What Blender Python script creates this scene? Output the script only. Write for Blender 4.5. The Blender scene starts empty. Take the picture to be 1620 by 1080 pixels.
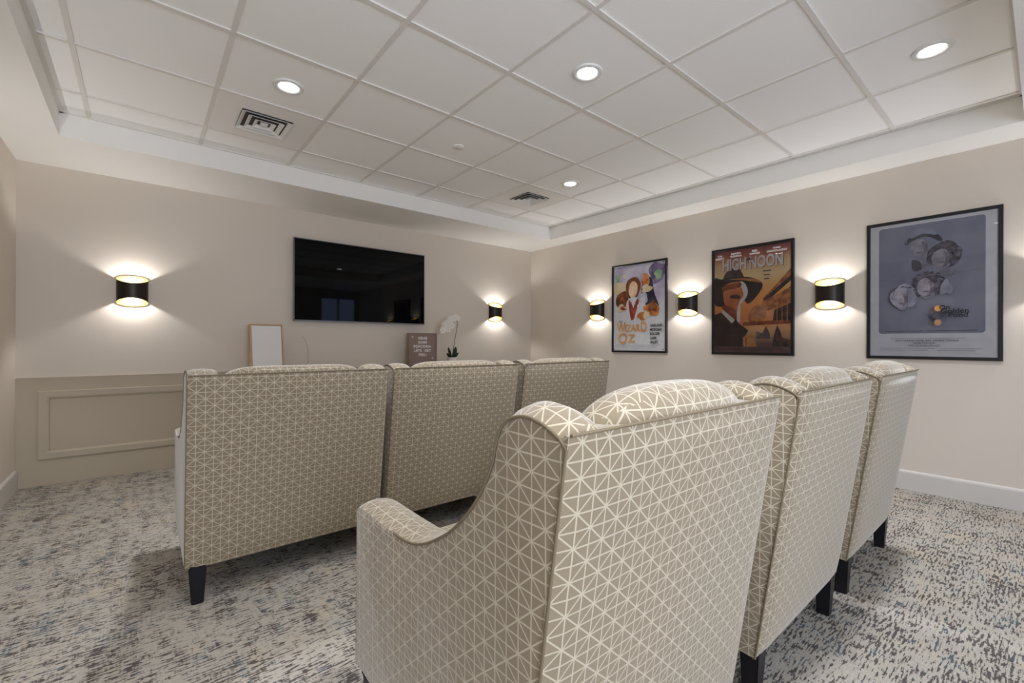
import bpy, bmesh, math, random
from mathutils import Vector, Matrix
random.seed(7)
S = bpy.context.scene
COL = S.collection
PI = math.pi

# ------------------------------------------------------------------ camera
CAM_H, YAW, ROLL, FPX = 1.0804, math.radians(39.78), 0.0026, 705.5
cam_data = bpy.data.cameras.new('camera')
cam = bpy.data.objects.new('camera', cam_data); COL.objects.link(cam)
c_, s_ = math.cos(YAW), math.sin(YAW)
right, fwd, up = Vector((c_, -s_, 0)), Vector((s_, c_, 0)), Vector((0, 0, 1))
cx = right * math.cos(ROLL) + up * math.sin(ROLL)
cy = -right * math.sin(ROLL) + up * math.cos(ROLL)
m = Matrix((cx, cy, -fwd)).transposed().to_4x4()
m.translation = (0, 0, CAM_H)
cam.matrix_world = m
cam_data.sensor_width = 36.0
cam_data.lens = FPX * 36.0 / 1620.0
cam_data.shift_y = 2.95 / 1620.0
cam_data.clip_start = 0.02
S.camera = cam

# ------------------------------------------------------------------ world, exposure, light levels
w = bpy.data.worlds.new('world'); S.world = w; w.use_nodes = True
w.node_tree.nodes['Background'].inputs[0].default_value = (0.8, 0.85, 1, 1)
w.node_tree.nodes['Background'].inputs[1].default_value = 0.0
S.view_settings.view_transform = 'Standard'
S.view_settings.look = 'None'
S.view_settings.gamma = 1.0
S.view_settings.use_curve_mapping = False
S.view_settings.exposure = 0.20
S.cycles.max_bounces = 10
S.cycles.diffuse_bounces = 7
S.cycles.glossy_bounces = 4
S.cycles.sample_clamp_indirect = 4.0
S.cycles.caustics_reflective = False
S.cycles.caustics_refractive = False
DOWNLIGHT_W, SCONCE_W, FILL_BACK, FILL_LEFT, FILL_C = 30.0, 8.5, 82.0, 17.0, (.86, .95, 1.12)  # back and left levels are fill through added windows
DUSK_W = 9.0

# ------------------------------------------------------------------ dimensions
XL, XR, YF, YB = -0.7064, 4.394, 4.848, -2.0
ZS, ZT = 2.4204, 2.5747
TX0, TX1, TY0, TY1 = -0.41, 4.062, 0.09, 4.108        # recessed ceiling tray

# ------------------------------------------------------------------ materials
def lin(c):
    return tuple(((v/255)/12.92 if v/255 <= .04045 else ((v/255+.055)/1.055)**2.4) for v in c)
class NT:
    def __init__(s, name):
        s.m = bpy.data.materials.new(name); s.m.use_nodes = True
        s.t = s.m.node_tree; s.b = s.t.nodes['Principled BSDF']
    def n(s, typ, **kw):
        o = s.t.nodes.new(typ)
        for k, v in kw.items(): setattr(o, k, v)
        return o
    def l(s, a, b): s.t.links.new(a, b)
    def val(s, sock, v):
        if hasattr(v, 'is_linked'): s.l(v, sock)
        else: sock.default_value = v
    def math(s, op, a, b=0.0, c=None, clamp=False):
        o = s.n('ShaderNodeMath', operation=op, use_clamp=clamp)
        s.val(o.inputs[0], a); s.val(o.inputs[1], b)
        if c is not None: s.val(o.inputs[2], c)
        return o.outputs[0]
    def mix(s, f, a, b):
        o = s.n('ShaderNodeMix', data_type='RGBA')
        s.val(o.inputs[0], f)
        for sk, v in ((o.inputs[6], a), (o.inputs[7], b)):
            if hasattr(v, 'is_linked'): s.l(v, sk)
            else: sk.default_value = (*v, 1)
        return o.outputs[2]
    def noise(s, vec, scale, detail=2, rough=.5):
        o = s.n('ShaderNodeTexNoise'); s.l(vec, o.inputs['Vector'])
        o.inputs['Scale'].default_value = scale; o.inputs['Detail'].default_value = detail
        o.inputs['Roughness'].default_value = rough
        return o.outputs[0]
    def mapping(s, vec, scale, loc=(0, 0, 0)):
        o = s.n('ShaderNodeMapping'); s.l(vec, o.inputs[0])
        o.inputs['Scale'].default_value = scale; o.inputs['Location'].default_value = loc
        return o.outputs[0]
    def ramp(s, x, a, b):
        o = s.n('ShaderNodeMapRange', interpolation_type='SMOOTHSTEP')
        s.l(x, o.inputs[0]); o.inputs[1].default_value = a; o.inputs[2].default_value = b
        return o.outputs[0]
def plain(name, rgb, rough=.6, metal=0, spec=.5, noise=0, nscale=20, bump=0):
    k = NT(name); b = k.b
    b.inputs['Roughness'].default_value = rough; b.inputs['Metallic'].default_value = metal
    b.inputs['Specular IOR Level'].default_value = spec
    c = lin(rgb); b.inputs['Base Color'].default_value = (*c, 1)
    if noise or bump:
        tc = k.n('ShaderNodeTexCoord').outputs['Object']
        nz = k.noise(tc, nscale, 4)
        if noise:
            k.l(k.mix(nz, tuple(v*(1-noise) for v in c), tuple(v*(1+noise) for v in c)), b.inputs['Base Color'])
        if bump:
            bp = k.n('ShaderNodeBump'); bp.inputs['Strength'].default_value = bump; bp.inputs['Distance'].default_value = .002
            k.l(nz, bp.inputs['Height']); k.l(bp.outputs[0], b.inputs['Normal'])
    return k.m
def emit(name, rgb, strength):
    k = NT(name); k.b.inputs['Base Color'].default_value = (*rgb, 1)
    k.b.inputs['Emission Color'].default_value = (*rgb, 1); k.b.inputs['Emission Strength'].default_value = strength
    return k.m

M = {}
M['wall'] = plain('wall_paint', (214, 204, 191), .75, spec=.25, noise=.015, nscale=3, bump=.08)
M['wainscot'] = plain('wainscot_paint', (180, 168, 147), .55, spec=.35, noise=.015, nscale=4)
M['soffit'] = plain('soffit_paint', (238, 236, 231), .8, spec=.2, noise=.01, nscale=3)
M['tile'] = plain('ceiling_tile', (246, 245, 243), .9, spec=.15, noise=.015, nscale=90, bump=.15)
M['tbar'] = plain('grid_steel', (224, 220, 214), .5, spec=.4)
M['trim'] = plain('trim_paint', (205, 200, 194), .45, spec=.4)
M['black'] = plain('black_satin', (22, 20, 22), .35, spec=.4)
M['leg'] = plain('espresso_wood', (21, 19, 24), .4, spec=.35, noise=.25, nscale=30)
M['sconce_black'] = plain('bronze_black', (44, 38, 33), .38, metal=.6)
M['gold'] = plain('brushed_gold', (190, 152, 86), .5, metal=.25, spec=.4)
M['white_metal'] = plain('white_metal', (228, 227, 224), .5)
M['vent'] = plain('vent_enamel', (236, 233, 229), .5)
M['dark'] = plain('duct_shade', (74, 70, 66), .9)  # dark tone stands in for the shade inside the vent
M['wood'] = plain('light_oak', (196, 158, 116), .5, noise=.12, nscale=14)
M['canvas'] = plain('white_canvas', (226, 223, 219), .8, noise=.01, nscale=60)
M['board_frame'] = plain('walnut_frame', (142, 120, 112), .5, noise=.12, nscale=20)
M['felt'] = plain('taupe_felt', (146, 125, 117), .95, spec=.1, noise=.08, nscale=80)
M['letter'] = plain('letter_white', (232, 228, 222), .5)
M['pot'] = plain('white_ceramic', (222, 219, 216), .25)
M['leaf'] = plain('orchid_leaf', (44, 66, 44), .4, noise=.25, nscale=30)
M['petal'] = plain('orchid_petal', (228, 223, 211), .6)
M['stem'] = plain('orchid_stem', (66, 72, 48), .5)
M['reed'] = plain('dried_reed', (176, 158, 138), .8)
M['navy'] = plain('navy_panel', (34, 42, 66), .6)
M['tv_edge'] = plain('tv_edge', (120, 120, 120), .3, metal=.7)
M['piping'] = plain('piping_cord', (118, 106, 86), .85, spec=.1)  # darker than the upholstery, in place of shade along the seam
M['under'] = plain('dust_cover', (20, 19, 19), .9)
M['lamp'] = emit('downlight_lens', (.96, .97, 1), 14.0)
k = NT('tv_glass'); k.b.inputs['Base Color'].default_value = (.0012, .0012, .0015, 1)
k.b.inputs['Roughness'].default_value = .03; k.b.inputs['IOR'].default_value = 1.25
M['tv'] = k.m

def glass():
    k = NT('picture_glass'); t = k.t
    t.nodes.remove(k.b); out = t.nodes['Material Output']
    tr = k.n('ShaderNodeBsdfTransparent'); gl = k.n('ShaderNodeBsdfGlossy'); gl.inputs['Roughness'].default_value = .015
    fr = k.n('ShaderNodeFresnel'); fr.inputs[0].default_value = 1.45
    mx = k.n('ShaderNodeMixShader'); k.l(fr.outputs[0], mx.inputs[0]); k.l(tr.outputs[0], mx.inputs[1]); k.l(gl.outputs[0], mx.inputs[2])
    k.l(mx.outputs[0], out.inputs[0])
    return k.m
M['glass'] = glass()

def fabric():
    k = NT('lattice_fabric')
    uv = k.n('ShaderNodeUVMap', uv_map='UVMap').outputs[0]
    tcn = k.noise(uv, 9, 1)
    sep = k.n('ShaderNodeSeparateXYZ'); k.l(uv, sep.inputs[0])
    wob = k.math('MULTIPLY', k.math('SUBTRACT', tcn, .5), .004)
    U = k.math('DIVIDE', k.math('ADD', sep.outputs[0], wob), .0302)
    V = k.math('DIVIDE', k.math('SUBTRACT', sep.outputs[1], wob), .0268)
    def dist(x, period):                     # distance to nearest multiple of period
        q = k.math('MULTIPLY', k.math('FRACT', k.math('ADD', k.math('DIVIDE', x, period), .5)), period)
        return k.math('ABSOLUTE', k.math('SUBTRACT', q, period/2))
    du = k.math('MULTIPLY', dist(U, 1), .0302)
    dv = k.math('MULTIPLY', dist(V, 1), .0268)
    L = math.sqrt((1/.0302)**2 + (1/.0268)**2)
    d1 = k.math('DIVIDE', dist(k.math('ADD', U, V), 2), L)
    d2 = k.math('DIVIDE', dist(k.math('SUBTRACT', U, V), 2), L)
    d = k.math('MINIMUM', k.math('MINIMUM', du, dv), k.math('MINIMUM', d1, d2))
    line = k.math('SUBTRACT', 1.0, k.ramp(d, .0007, .0019))
    fine = k.noise(k.mapping(uv, (900, 900, 1)), 1, 1)
    base = k.mix(fine, lin((120, 107, 87)), lin((146, 132, 110)))
    col = k.mix(k.math('MULTIPLY', line, .92), base, lin((184, 173, 152)))
    k.l(col, k.b.inputs['Base Color'])
    k.b.inputs['Roughness'].default_value = .85; k.b.inputs['Specular IOR Level'].default_value = .15
    k.b.inputs['Sheen Weight'].default_value = .7; k.b.inputs['Sheen Roughness'].default_value = .38
    k.b.inputs['Sheen Tint'].default_value = (.95, .95, .92, 1)
    bp = k.n('ShaderNodeBump'); bp.inputs['Strength'].default_value = .25; bp.inputs['Distance'].default_value = .0008
    k.l(k.math('ADD', line, fine), bp.inputs['Height']); k.l(bp.outputs[0], k.b.inputs['Normal'])
    return k.m
M['fabric'] = fabric()

def carpet():
    k = NT('woven_carpet')
    p = k.n('ShaderNodeTexCoord').outputs['Object']
    wx = k.noise(p, 6, 2)
    dx = k.noise(k.mapping(p, (22, 128, 1)), 1, 2, .6)            # short dashes along x
    dy = k.noise(k.mapping(p, (130, 22, 1), (3, 7, 0)), 1, 2, .6)  # yarn rows along y
    colm = k.noise(k.mapping(p, (13, 3.2, 1), (11, 2, 0)), 1, 3, .6)  # streak columns
    rowm = k.noise(k.mapping(p, (3.0, 12, 1), (5, 9, 0)), 1, 3, .6)
    mod = k.math('ADD', k.math('MULTIPLY', colm, .5), k.math('MULTIPLY', rowm, .5))
    v = k.math('ADD', k.math('ADD', k.math('MULTIPLY', dx, .70), k.math('MULTIPLY', dy, .22)),
               k.math('MULTIPLY', k.math('SUBTRACT', mod, .5), .42))
    dark = k.ramp(v, .470, .520)
    blob = k.ramp(k.noise(k.mapping(p, (9, 7, 1), (2, 4, 0)), 1, 2), .54, .62)
    darkc = k.mix(blob, lin((70, 65, 64)), lin((68, 82, 90)))
    light = k.mix(k.noise(k.mapping(p, (60, 260, 1)), 1, 1), lin((146, 139, 129)), lin((190, 183, 171)))
    mid = k.mix(k.ramp(k.noise(k.mapping(p, (5, 5, 1), (8, 8, 0)), 1, 2), .5, .75), light, lin((176, 165, 147)))
    k.l(k.mix(k.math('MULTIPLY', dark, .9), mid, darkc), k.b.inputs['Base Color'])
    k.b.inputs['Roughness'].default_value = .95; k.b.inputs['Specular IOR Level'].default_value = .1
    bp = k.n('ShaderNodeBump'); bp.inputs['Strength'].default_value = .5; bp.inputs['Distance'].default_value = .003
    k.l(k.math('SUBTRACT', dx, dark), bp.inputs['Height']); k.l(bp.outputs[0], k.b.inputs['Normal'])
    return k.m
M['carpet'] = carpet()

# ------------------------------------------------------------------ mesh helpers
def link(name, me, mats, parent=None, smooth=False):
    o = bpy.data.objects.new(name, me); COL.objects.link(o)
    for q in (mats if isinstance(mats, (list, tuple)) else [mats]): me.materials.append(M[q] if isinstance(q, str) else q)
    if smooth:
        for p in me.polygons: p.use_smooth = True
    if parent: o.parent = parent
    return o
def obj(name, bm, mats, parent=None, smooth=False, uv=False):
    bmesh.ops.recalc_face_normals(bm, faces=bm.faces)
    if uv: box_uv(bm)
    me = bpy.data.meshes.new(name); bm.to_mesh(me); bm.free()
    o = link(name, me, mats, parent, False)
    if smooth:
        me.polygons.foreach_set('use_smooth', [True]*len(me.polygons))
        try: me.set_sharp_from_angle(angle=math.radians(40))
        except Exception: pass
    return o
def box_uv(bm):
    lay = bm.loops.layers.uv.new('UVMap')
    bm.normal_update()
    for f in bm.faces:
        n = f.normal; a = max(range(3), key=lambda i: abs(n[i])*(1.15 if i == 1 else 1))
        for lp in f.loops:
            p = lp.vert.co
            lp[lay].uv = (p.y, p.z) if a == 0 else (p.x, p.z) if a == 1 else (p.x, p.y)
def box(bm, x0, x1, y0, y1, z0, z1, mat=0, bevel=0, seg=2):
    vs = [bm.verts.new((x, y, z)) for z in (z0, z1) for y in (y0, y1) for x in (x0, x1)]
    fs = [bm.faces.new([vs[i] for i in q]) for q in ((0, 2, 3, 1), (4, 5, 7, 6), (0, 1, 5, 4), (2, 6, 7, 3), (0, 4, 6, 2), (1, 3, 7, 5))]
    for f in fs: f.material_index = mat
    if bevel:
        es = {e for f in fs for e in f.edges}
        r = bmesh.ops.bevel(bm, geom=list(es), offset=bevel, segments=seg, affect='EDGES', profile=.5)
        for f in r['faces']: f.material_index = mat
    return fs
def tube(bm, pts, r, n=8, mat=0, caps=True):
    pts = [Vector(p) for p in pts]; rings = []
    rr = r if isinstance(r, (list, tuple)) else [r]*len(pts)
    ref = None
    for i, p in enumerate(pts):
        t = (pts[min(i+1, len(pts)-1)] - pts[max(i-1, 0)]).normalized()
        if ref is None: ref = t.orthogonal().normalized()
        a = (ref - t*ref.dot(t)).normalized(); b = t.cross(a); ref = a
        rings.append([bm.verts.new(p + (a*math.cos(2*PI*j/n) + b*math.sin(2*PI*j/n))*rr[i]) for j in range(n)])
    for A, B in zip(rings, rings[1:]):
        for j in range(n):
            f = bm.faces.new((A[j], A[(j+1) % n], B[(j+1) % n], B[j])); f.material_index = mat
    if caps:
        bm.faces.new(rings[0][::-1]); bm.faces.new(rings[-1])
def lathe(bm, prof, n=32, c=(0, 0, 0), mat=0):
    rings = []
    for r, z in prof:
        if r < 1e-6: rings.append([bm.verts.new((c[0], c[1], c[2]+z))])
        else: rings.append([bm.verts.new((c[0]+r*math.cos(2*PI*j/n), c[1]+r*math.sin(2*PI*j/n), c[2]+z)) for j in range(n)])
    for A, B in zip(rings, rings[1:]):
        for j in range(n):
            k2 = (j+1) % n
            if len(A) == 1 and len(B) == 1: continue
            if len(A) == 1: f = bm.faces.new((A[0], B[j], B[k2]))
            elif len(B) == 1: f = bm.faces.new((A[j], A[k2], B[0]))
            else: f = bm.faces.new((A[j], A[k2], B[k2], B[j]))
            f.material_index = mat
def quad(bm, pts, mat=0):
    f = bm.faces.new([bm.verts.new(p) for p in pts]); f.material_index = mat; return f
def smooth_path(pts, n=8, closed=False):
    out = []; P = [Vector(p) for p in pts]; L = len(P)
    for i in range(L - (0 if closed else 1)):
        g = lambda j: P[j % L] if closed else P[max(0, min(L-1, j))]
        a, b, c, d = g(i-1), g(i), g(i+1), g(i+2)
        for q in range(n):
            t = q/n
            out.append(.5*((2*b) + (c-a)*t + (2*a-5*b+4*c-d)*t*t + (3*b-a-3*c+d)*t**3))
    if not closed: out.append(P[-1])
    return out
def thing(name, label, cat, loc=(0, 0, 0), rz=0, group=None):
    o = bpy.data.objects.new(name, None); COL.objects.link(o)
    o.location = loc; o.rotation_euler = (0, 0, rz); o.empty_display_size = .1
    return tag(o, label, cat, group)
def tag(o, label, cat, group=None):
    o['label'] = label; o['category'] = cat
    if group: o['group'] = group
    return o
def struct(name, bm, mats, label=None, cat=None):
    o = obj(name, bm, mats); o['kind'] = 'structure'
    if label: o['label'] = label
    if cat: o['category'] = cat
    return o
def dup(root, loc, rz=None, label=None, scale=None):
    def rec(o, par):
        q = o.copy(); COL.objects.link(q)
        if par: q.parent = par
        for ch in list(o.children): rec(ch, q)
        return q
    r = rec(root, None); r.location = loc
    if rz is not None: r.rotation_euler = (0, 0, rz)
    if label: r['label'] = label
    if scale: r.scale = scale
    return r
def text_mesh(body, size, x, y, z, font_scale_x=1.0, align='CENTER', bold=0.0, spacing=1.0):
    """lettering standing in the local x/z plane, facing -y"""
    cu = bpy.data.curves.new('lettering', 'FONT'); cu.body = body; cu.size = size
    cu.align_x = align; cu.align_y = 'CENTER'; cu.offset = bold; cu.resolution_u = 3; cu.space_character = spacing
    cu.extrude = .0003
    o = bpy.data.objects.new('lettering', cu); COL.objects.link(o)
    bpy.context.view_layer.update()
    me = bpy.data.meshes.new_from_object(o.evaluated_get(bpy.context.evaluated_depsgraph_get()))
    bpy.data.objects.remove(o); bpy.data.curves.remove(cu)
    me.transform(Matrix(((font_scale_x, 0, 0, x), (0, 0, -1, y), (0, 1, 0, z), (0, 0, 0, 1))))
    me.materials.clear()
    return me
def add_text(bm, mat, *a, **kw):
    me = text_mesh(*a, **kw); n0 = len(bm.faces)
    bm.from_mesh(me); bm.faces.ensure_lookup_table()
    for f in bm.faces[n0:]: f.material_index = mat
    bpy.data.meshes.remove(me)

# ------------------------------------------------------------------ room shell
def wall(name, x0, x1, y0, y1, z0=0, z1=2.75, mat='wall', label=None):
    bm = bmesh.new(); box(bm, x0, x1, y0, y1, z0, z1); return struct(name, bm, mat, label)
bm = bmesh.new(); box(bm, XL-.12, XR+.12, YB-.12, YF+.12, -.1, 0)
struct('floor', bm, 'carpet', 'grey, cream and navy woven pattern carpet')
wall('wall_front', XL-.12, XR+.12, YF, YF+.12)
wall('wall_right', XR, XR+.12, YB-.12, YF)
LY0, LY1, LZ0, LZ1 = -1.85, -.30, .75, 2.25  # opening for the fill window added in the left wall
bm = bmesh.new()
for y0, y1, z0, z1 in ((LY1, YF, 0, 2.75), (YB-.12, LY0, 0, 2.75), (LY0, LY1, 0, LZ0), (LY0, LY1, LZ1, 2.75)): box(bm, XL-.12, XL, y0, y1, z0, z1)
struct('wall_left', bm, 'wall')
# back wall (behind the viewer) with an added fill window and the blue window
bm = bmesh.new()
DX0, DX1, DZ0, DZ = 3.42, 4.34, .45, 2.25
WX0, WX1, WZ0, WZ1 = -.60, 1.40, .45, 2.25
box(bm, XL, WX0, YB-.12, YB, 0, 2.75); box(bm, WX0, WX1, YB-.12, YB, 0, WZ0); box(bm, WX0, WX1, YB-.12, YB, WZ1, 2.75)
box(bm, WX1, DX0, YB-.12, YB, 0, 2.75); box(bm, DX1, XR, YB-.12, YB, 0, 2.75); box(bm, DX0, DX1, YB-.12, YB, DZ, 2.75); box(bm, DX0, DX1, YB-.12, YB, 0, DZ0)
struct('wall_back', bm, 'wall')
bm = bmesh.new()  # wide window added behind the viewer to brighten the room
for x0, x1, z0, z1 in ((WX0, WX1, WZ0, WZ0+.05), (WX0, WX1, WZ1-.05, WZ1), (WX0, WX0+.05, WZ0, WZ1), (WX1-.05, WX1, WZ0, WZ1), (.38, .42, WZ0, WZ1)):
    box(bm, x0, x1, YB-.09, YB-.03, z0, z1)
struct('fill_window_1', bm, 'trim', 'white framed window behind the viewer, added for fill light')
def day_and_fill_light(loc, rot, sx, sy, watts, col=None):  # area light: fill at the two added windows, window light at the blue one
    if watts <= 0: return
    ld = bpy.data.lights.new('day_and_fill_light', 'AREA'); ld.shape = 'RECTANGLE'; ld.size = sx; ld.size_y = sy
    ld.energy = watts; ld.color = col or FILL_C
    lo = bpy.data.objects.new('day_and_fill_light', ld); COL.objects.link(lo); lo.location = loc; lo.rotation_euler = rot
day_and_fill_light(((WX0+WX1)/2, YB-.13, (WZ0+WZ1)/2), (PI/2, 0, 0), WX1-WX0, WZ1-WZ0, FILL_BACK)  # added fill light shining in from behind
bm = bmesh.new()  # left window, put in only to let fill light through
for y0, y1, z0, z1 in ((LY0, LY1, LZ0, LZ0+.05), (LY0, LY1, LZ1-.05, LZ1), (LY0, LY0+.05, LZ0, LZ1), (LY1-.05, LY1, LZ0, LZ1), ((LY0+LY1)/2-.02, (LY0+LY1)/2+.02, LZ0, LZ1)):
    box(bm, XL-.09, XL-.03, y0, y1, z0, z1)
struct('fill_window_2', bm, 'trim', 'white framed window added in the left wall for fill light')
day_and_fill_light((XL-.13, (LY0+LY1)/2, (LZ0+LZ1)/2), (0, -PI/2, 0), LZ1-LZ0, LY1-LY0, FILL_LEFT)  # added fill light from the left
bm = bmesh.new()
for x0, x1, z0, z1 in ((DX0, DX1, DZ0, DZ0+.05), (DX0, DX1, DZ-.05, DZ), (DX0, DX0+.05, DZ0, DZ), (DX1-.05, DX1, DZ0, DZ), ((DX0+DX1)/2-.02, (DX0+DX1)/2+.02, DZ0, DZ)):
    box(bm, x0, x1, YB-.09, YB-.03, z0, z1)
struct('window_3', bm, 'trim', 'narrower window behind the viewer, dusk blue in the television reflection')
day_and_fill_light(((DX0+DX1)/2, YB-.13, (DZ0+DZ)/2), (PI/2, 0, 0), DX1-DX0, DZ-DZ0, DUSK_W, (.42, .58, 1.0))
# ceiling: soffit frame around the tray, and the tiles
bm = bmesh.new()
for x0, x1, y0, y1 in ((XL, TX0, YB, YF), (TX1, XR, YB, YF), (TX0, TX1, YB, TY0), (TX0, TX1, TY1, YF)):
    box(bm, x0, x1, y0, y1, ZS, 2.75)
struct('trim_1', bm, 'soffit', 'white painted soffit around the recessed tile ceiling')
GX = [.9501 + .6096*i for i in range(-2, 6)]
GY = [1.9067 + .6096*i for i in range(-2, 4)]
bm = bmesh.new(); box(bm, TX0, TX1, TY0, TY1, ZT+.006, ZT+.03)
struct('ceiling', bm, 'tile', 'white square acoustic tile ceiling')
bm = bmesh.new()
h = .0115
for x in GX:
    if TX0 < x < TX1: box(bm, x-h, x+h, TY0, TY1, ZT-.001, ZT+.008)
for y in GY:
    if TY0 < y < TY1: box(bm, TX0, TX1, y-h, y+h, ZT-.0012, ZT+.008)
struct('trim_2', bm, 'tbar', 'white metal grid holding the ceiling tiles')
bm = bmesh.new()      # wall angle, with its shadow step
a_ = .02
for x0, x1, y0, y1 in ((TX0, TX0+a_, TY0, TY1), (TX1-a_, TX1, TY0, TY1), (TX0, TX1, TY0, TY0+a_), (TX0, TX1, TY1-a_, TY1)):
    box(bm, x0, x1, y0, y1, ZT-.003, ZT+.007)
struct('trim_3', bm, 'tbar', 'white wall angle edging the ceiling tiles')
# skirting
def skirting(name, prof_axis, a0, a1, face, sgn):
    bm = bmesh.new(); prof = [(0, 0), (.014, 0), (.014, .125), (.011, .136), (.005, .142), (0, .144)]
    ends = []
    for a in (a0, a1):
        ends.append([bm.verts.new((face+sgn*d, a, z) if prof_axis == 'y' else (a, face+sgn*d, z)) for d, z in prof])
    A, B = ends
    for i in range(len(prof)):
        j = (i+1) % len(prof); bm.faces.new((A[i], A[j], B[j], B[i]))
    bm.faces.new(A[::-1]); bm.faces.new(B)
    return struct(name, bm, 'trim')
skirting('baseboard_right', 'y', YB, YF-.016, XR, -1)
skirting('baseboard_left', 'y', YB, YF-.016, XL, 1)
# wainscot on the front wall, with raised picture-frame mouldings
bm = bmesh.new(); box(bm, XL, XR, YF-.014, YF, 0, .806); box(bm, XL, XR, YF-.017, YF, .806, .815)
struct('trim_4', bm, 'wainscot', 'taupe painted wainscot along the front wall')
def moulding(name, x0, x1, z0, z1, y):
    bm = bmesh.new(); prof = [(0, 0), (0, .016), (.006, .018), (.046, .018), (.052, .014), (.058, .012), (.062, .004), (.064, 0)]
    loops = []
    for ins, d in prof:
        loops.append([bm.verts.new(p) for p in ((x0+ins, y-d, z0+ins), (x1-ins, y-d, z0+ins), (x1-ins, y-d, z1-ins), (x0+ins, y-d, z1-ins))])
    for A, B in zip(loops, loops[1:]):
        for i in range(4): bm.faces.new((A[i], A[(i+1) % 4], B[(i+1) % 4], B[i]))
    return struct(name, bm, 'wainscot', 'taupe raised moulding frame on the wainscot')
for i, (x0, x1) in enumerate(((-.590, .96), (1.08, 2.61), (2.73, 4.27))):
    moulding('trim_%d' % (5+i), x0, x1, .199, .713, YF-.0135)

# ------------------------------------------------------------------ ceiling fittings
def make_downlight():
    t = thing('recessed_downlight', '', 'ceiling light', group='recessed ceiling downlights')
    bm = bmesh.new()
    lathe(bm, [(.052, -.002), (.058, -.007), (.070, -.009), (.079, -.006), (.082, 0), (.082, .004), (.052, .004), (.052, -.002)], 40)
    obj('trim_ring', bm, 'white_metal', t, True)
    bm = bmesh.new(); lathe(bm, [(0, -.0035), (.03, -.0035), (.0515, -.0025), (.0515, .002), (0, .002)], 36)
    obj('lens', bm, 'lamp', t, True)
    return t
DL = [(.663, 2.843, 'round ceiling downlight beside the left air vent'),
      (1.896, 1.632, 'round ceiling downlight alone near the middle of the tile ceiling'),
      (3.091, .378, 'round ceiling downlight nearest the right wall, above the largest poster'),
      (.663, .378, 'round ceiling downlight above and left of the viewer, out of the picture'),
      (3.091, 2.866, 'small-looking ceiling downlight beside the far right air vent')]
dl0 = make_downlight()
for i, (x, y, lb) in enumerate(DL):
    o = dl0 if i == 0 else dup(dl0, (0, 0, 0))
    o.location = (x, y, ZT+.004); o['label'] = lb
    ld = bpy.data.lights.new('downlight_beam', 'SPOT'); ld.energy = DOWNLIGHT_W*4; ld.color = (.93, .97, 1.05)
    ld.spot_size = math.radians(104); ld.spot_blend = 1.0; ld.shadow_soft_size = .085
    lo = bpy.data.objects.new('downlight_beam', ld); COL.objects.link(lo); lo.location = (x, y, ZT-.02)

def make_vent():
    t = thing('ceiling_vent', '', 'air vent', group='ceiling air vents')
    bm = bmesh.new(); z = -.004
    W, w_ = .293, .150
    for x0, x1, y0, y1 in ((-W, -w_, -W, W), (w_, W, -W, W), (-w_, w_, -W, -w_), (-w_, w_, w_, W)):
        box(bm, x0, x1, y0, y1, z, z+.006)
    obj('mounting_panel', bm, 'vent', t)
    bm = bmesh.new(); box(bm, -.152, .152, -.152, .152, .0012, .0022); obj('duct_shade_sheet', bm, 'dark', t)  # dark sheet painted as the shade of an open duct
    for r in (.148, .105, .062):
        bm = bmesh.new()
        L1 = [bm.verts.new((sx*r, sy*r, -.017)) for sx, sy in ((-1, -1), (1, -1), (1, 1), (-1, 1))]
        L2 = [bm.verts.new((sx*(r-.024), sy*(r-.024), -.001)) for sx, sy in ((-1, -1), (1, -1), (1, 1), (-1, 1))]
        L3 = [bm.verts.new((sx*(r-.022), sy*(r-.022), 0)) for sx, sy in ((-1, -1), (1, -1), (1, 1), (-1, 1))]
        L0 = [bm.verts.new((sx*(r+.002), sy*(r+.002), -.0155)) for sx, sy in ((-1, -1), (1, -1), (1, 1), (-1, 1))]
        for A, B in ((L1, L2), (L2, L3), (L3, L0), (L0, L1)):
            for i in range(4): bm.faces.new((A[i], A[(i+1) % 4], B[(i+1) % 4], B[i]))
        obj('louver', bm, 'white_metal', t)
    bm = bmesh.new(); box(bm, -.022, .022, -.022, .022, -.014, .0, bevel=.002); obj('centre_plate', bm, 'white_metal', t)
    return t
v0 = make_vent(); v0.location = (.645, 3.431, ZT+.003); v0['label'] = 'square louvred air vent in the ceiling, left one beside a downlight'
dup(v0, (3.084, 3.431, ZT+.003), label='square louvred air vent in the ceiling, far one near the right corner')
bm = bmesh.new(); lathe(bm, [(0, -.006), (.038, -.006), (.042, -.003), (.042, .004), (0, .004)], 32)
o = obj('sprinkler_cover', bm, 'soffit', None, True); o.location = (1.86, 2.881, ZT+.004)
tag(o, 'small round white sprinkler cover plate in a ceiling tile', 'sprinkler')

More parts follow.
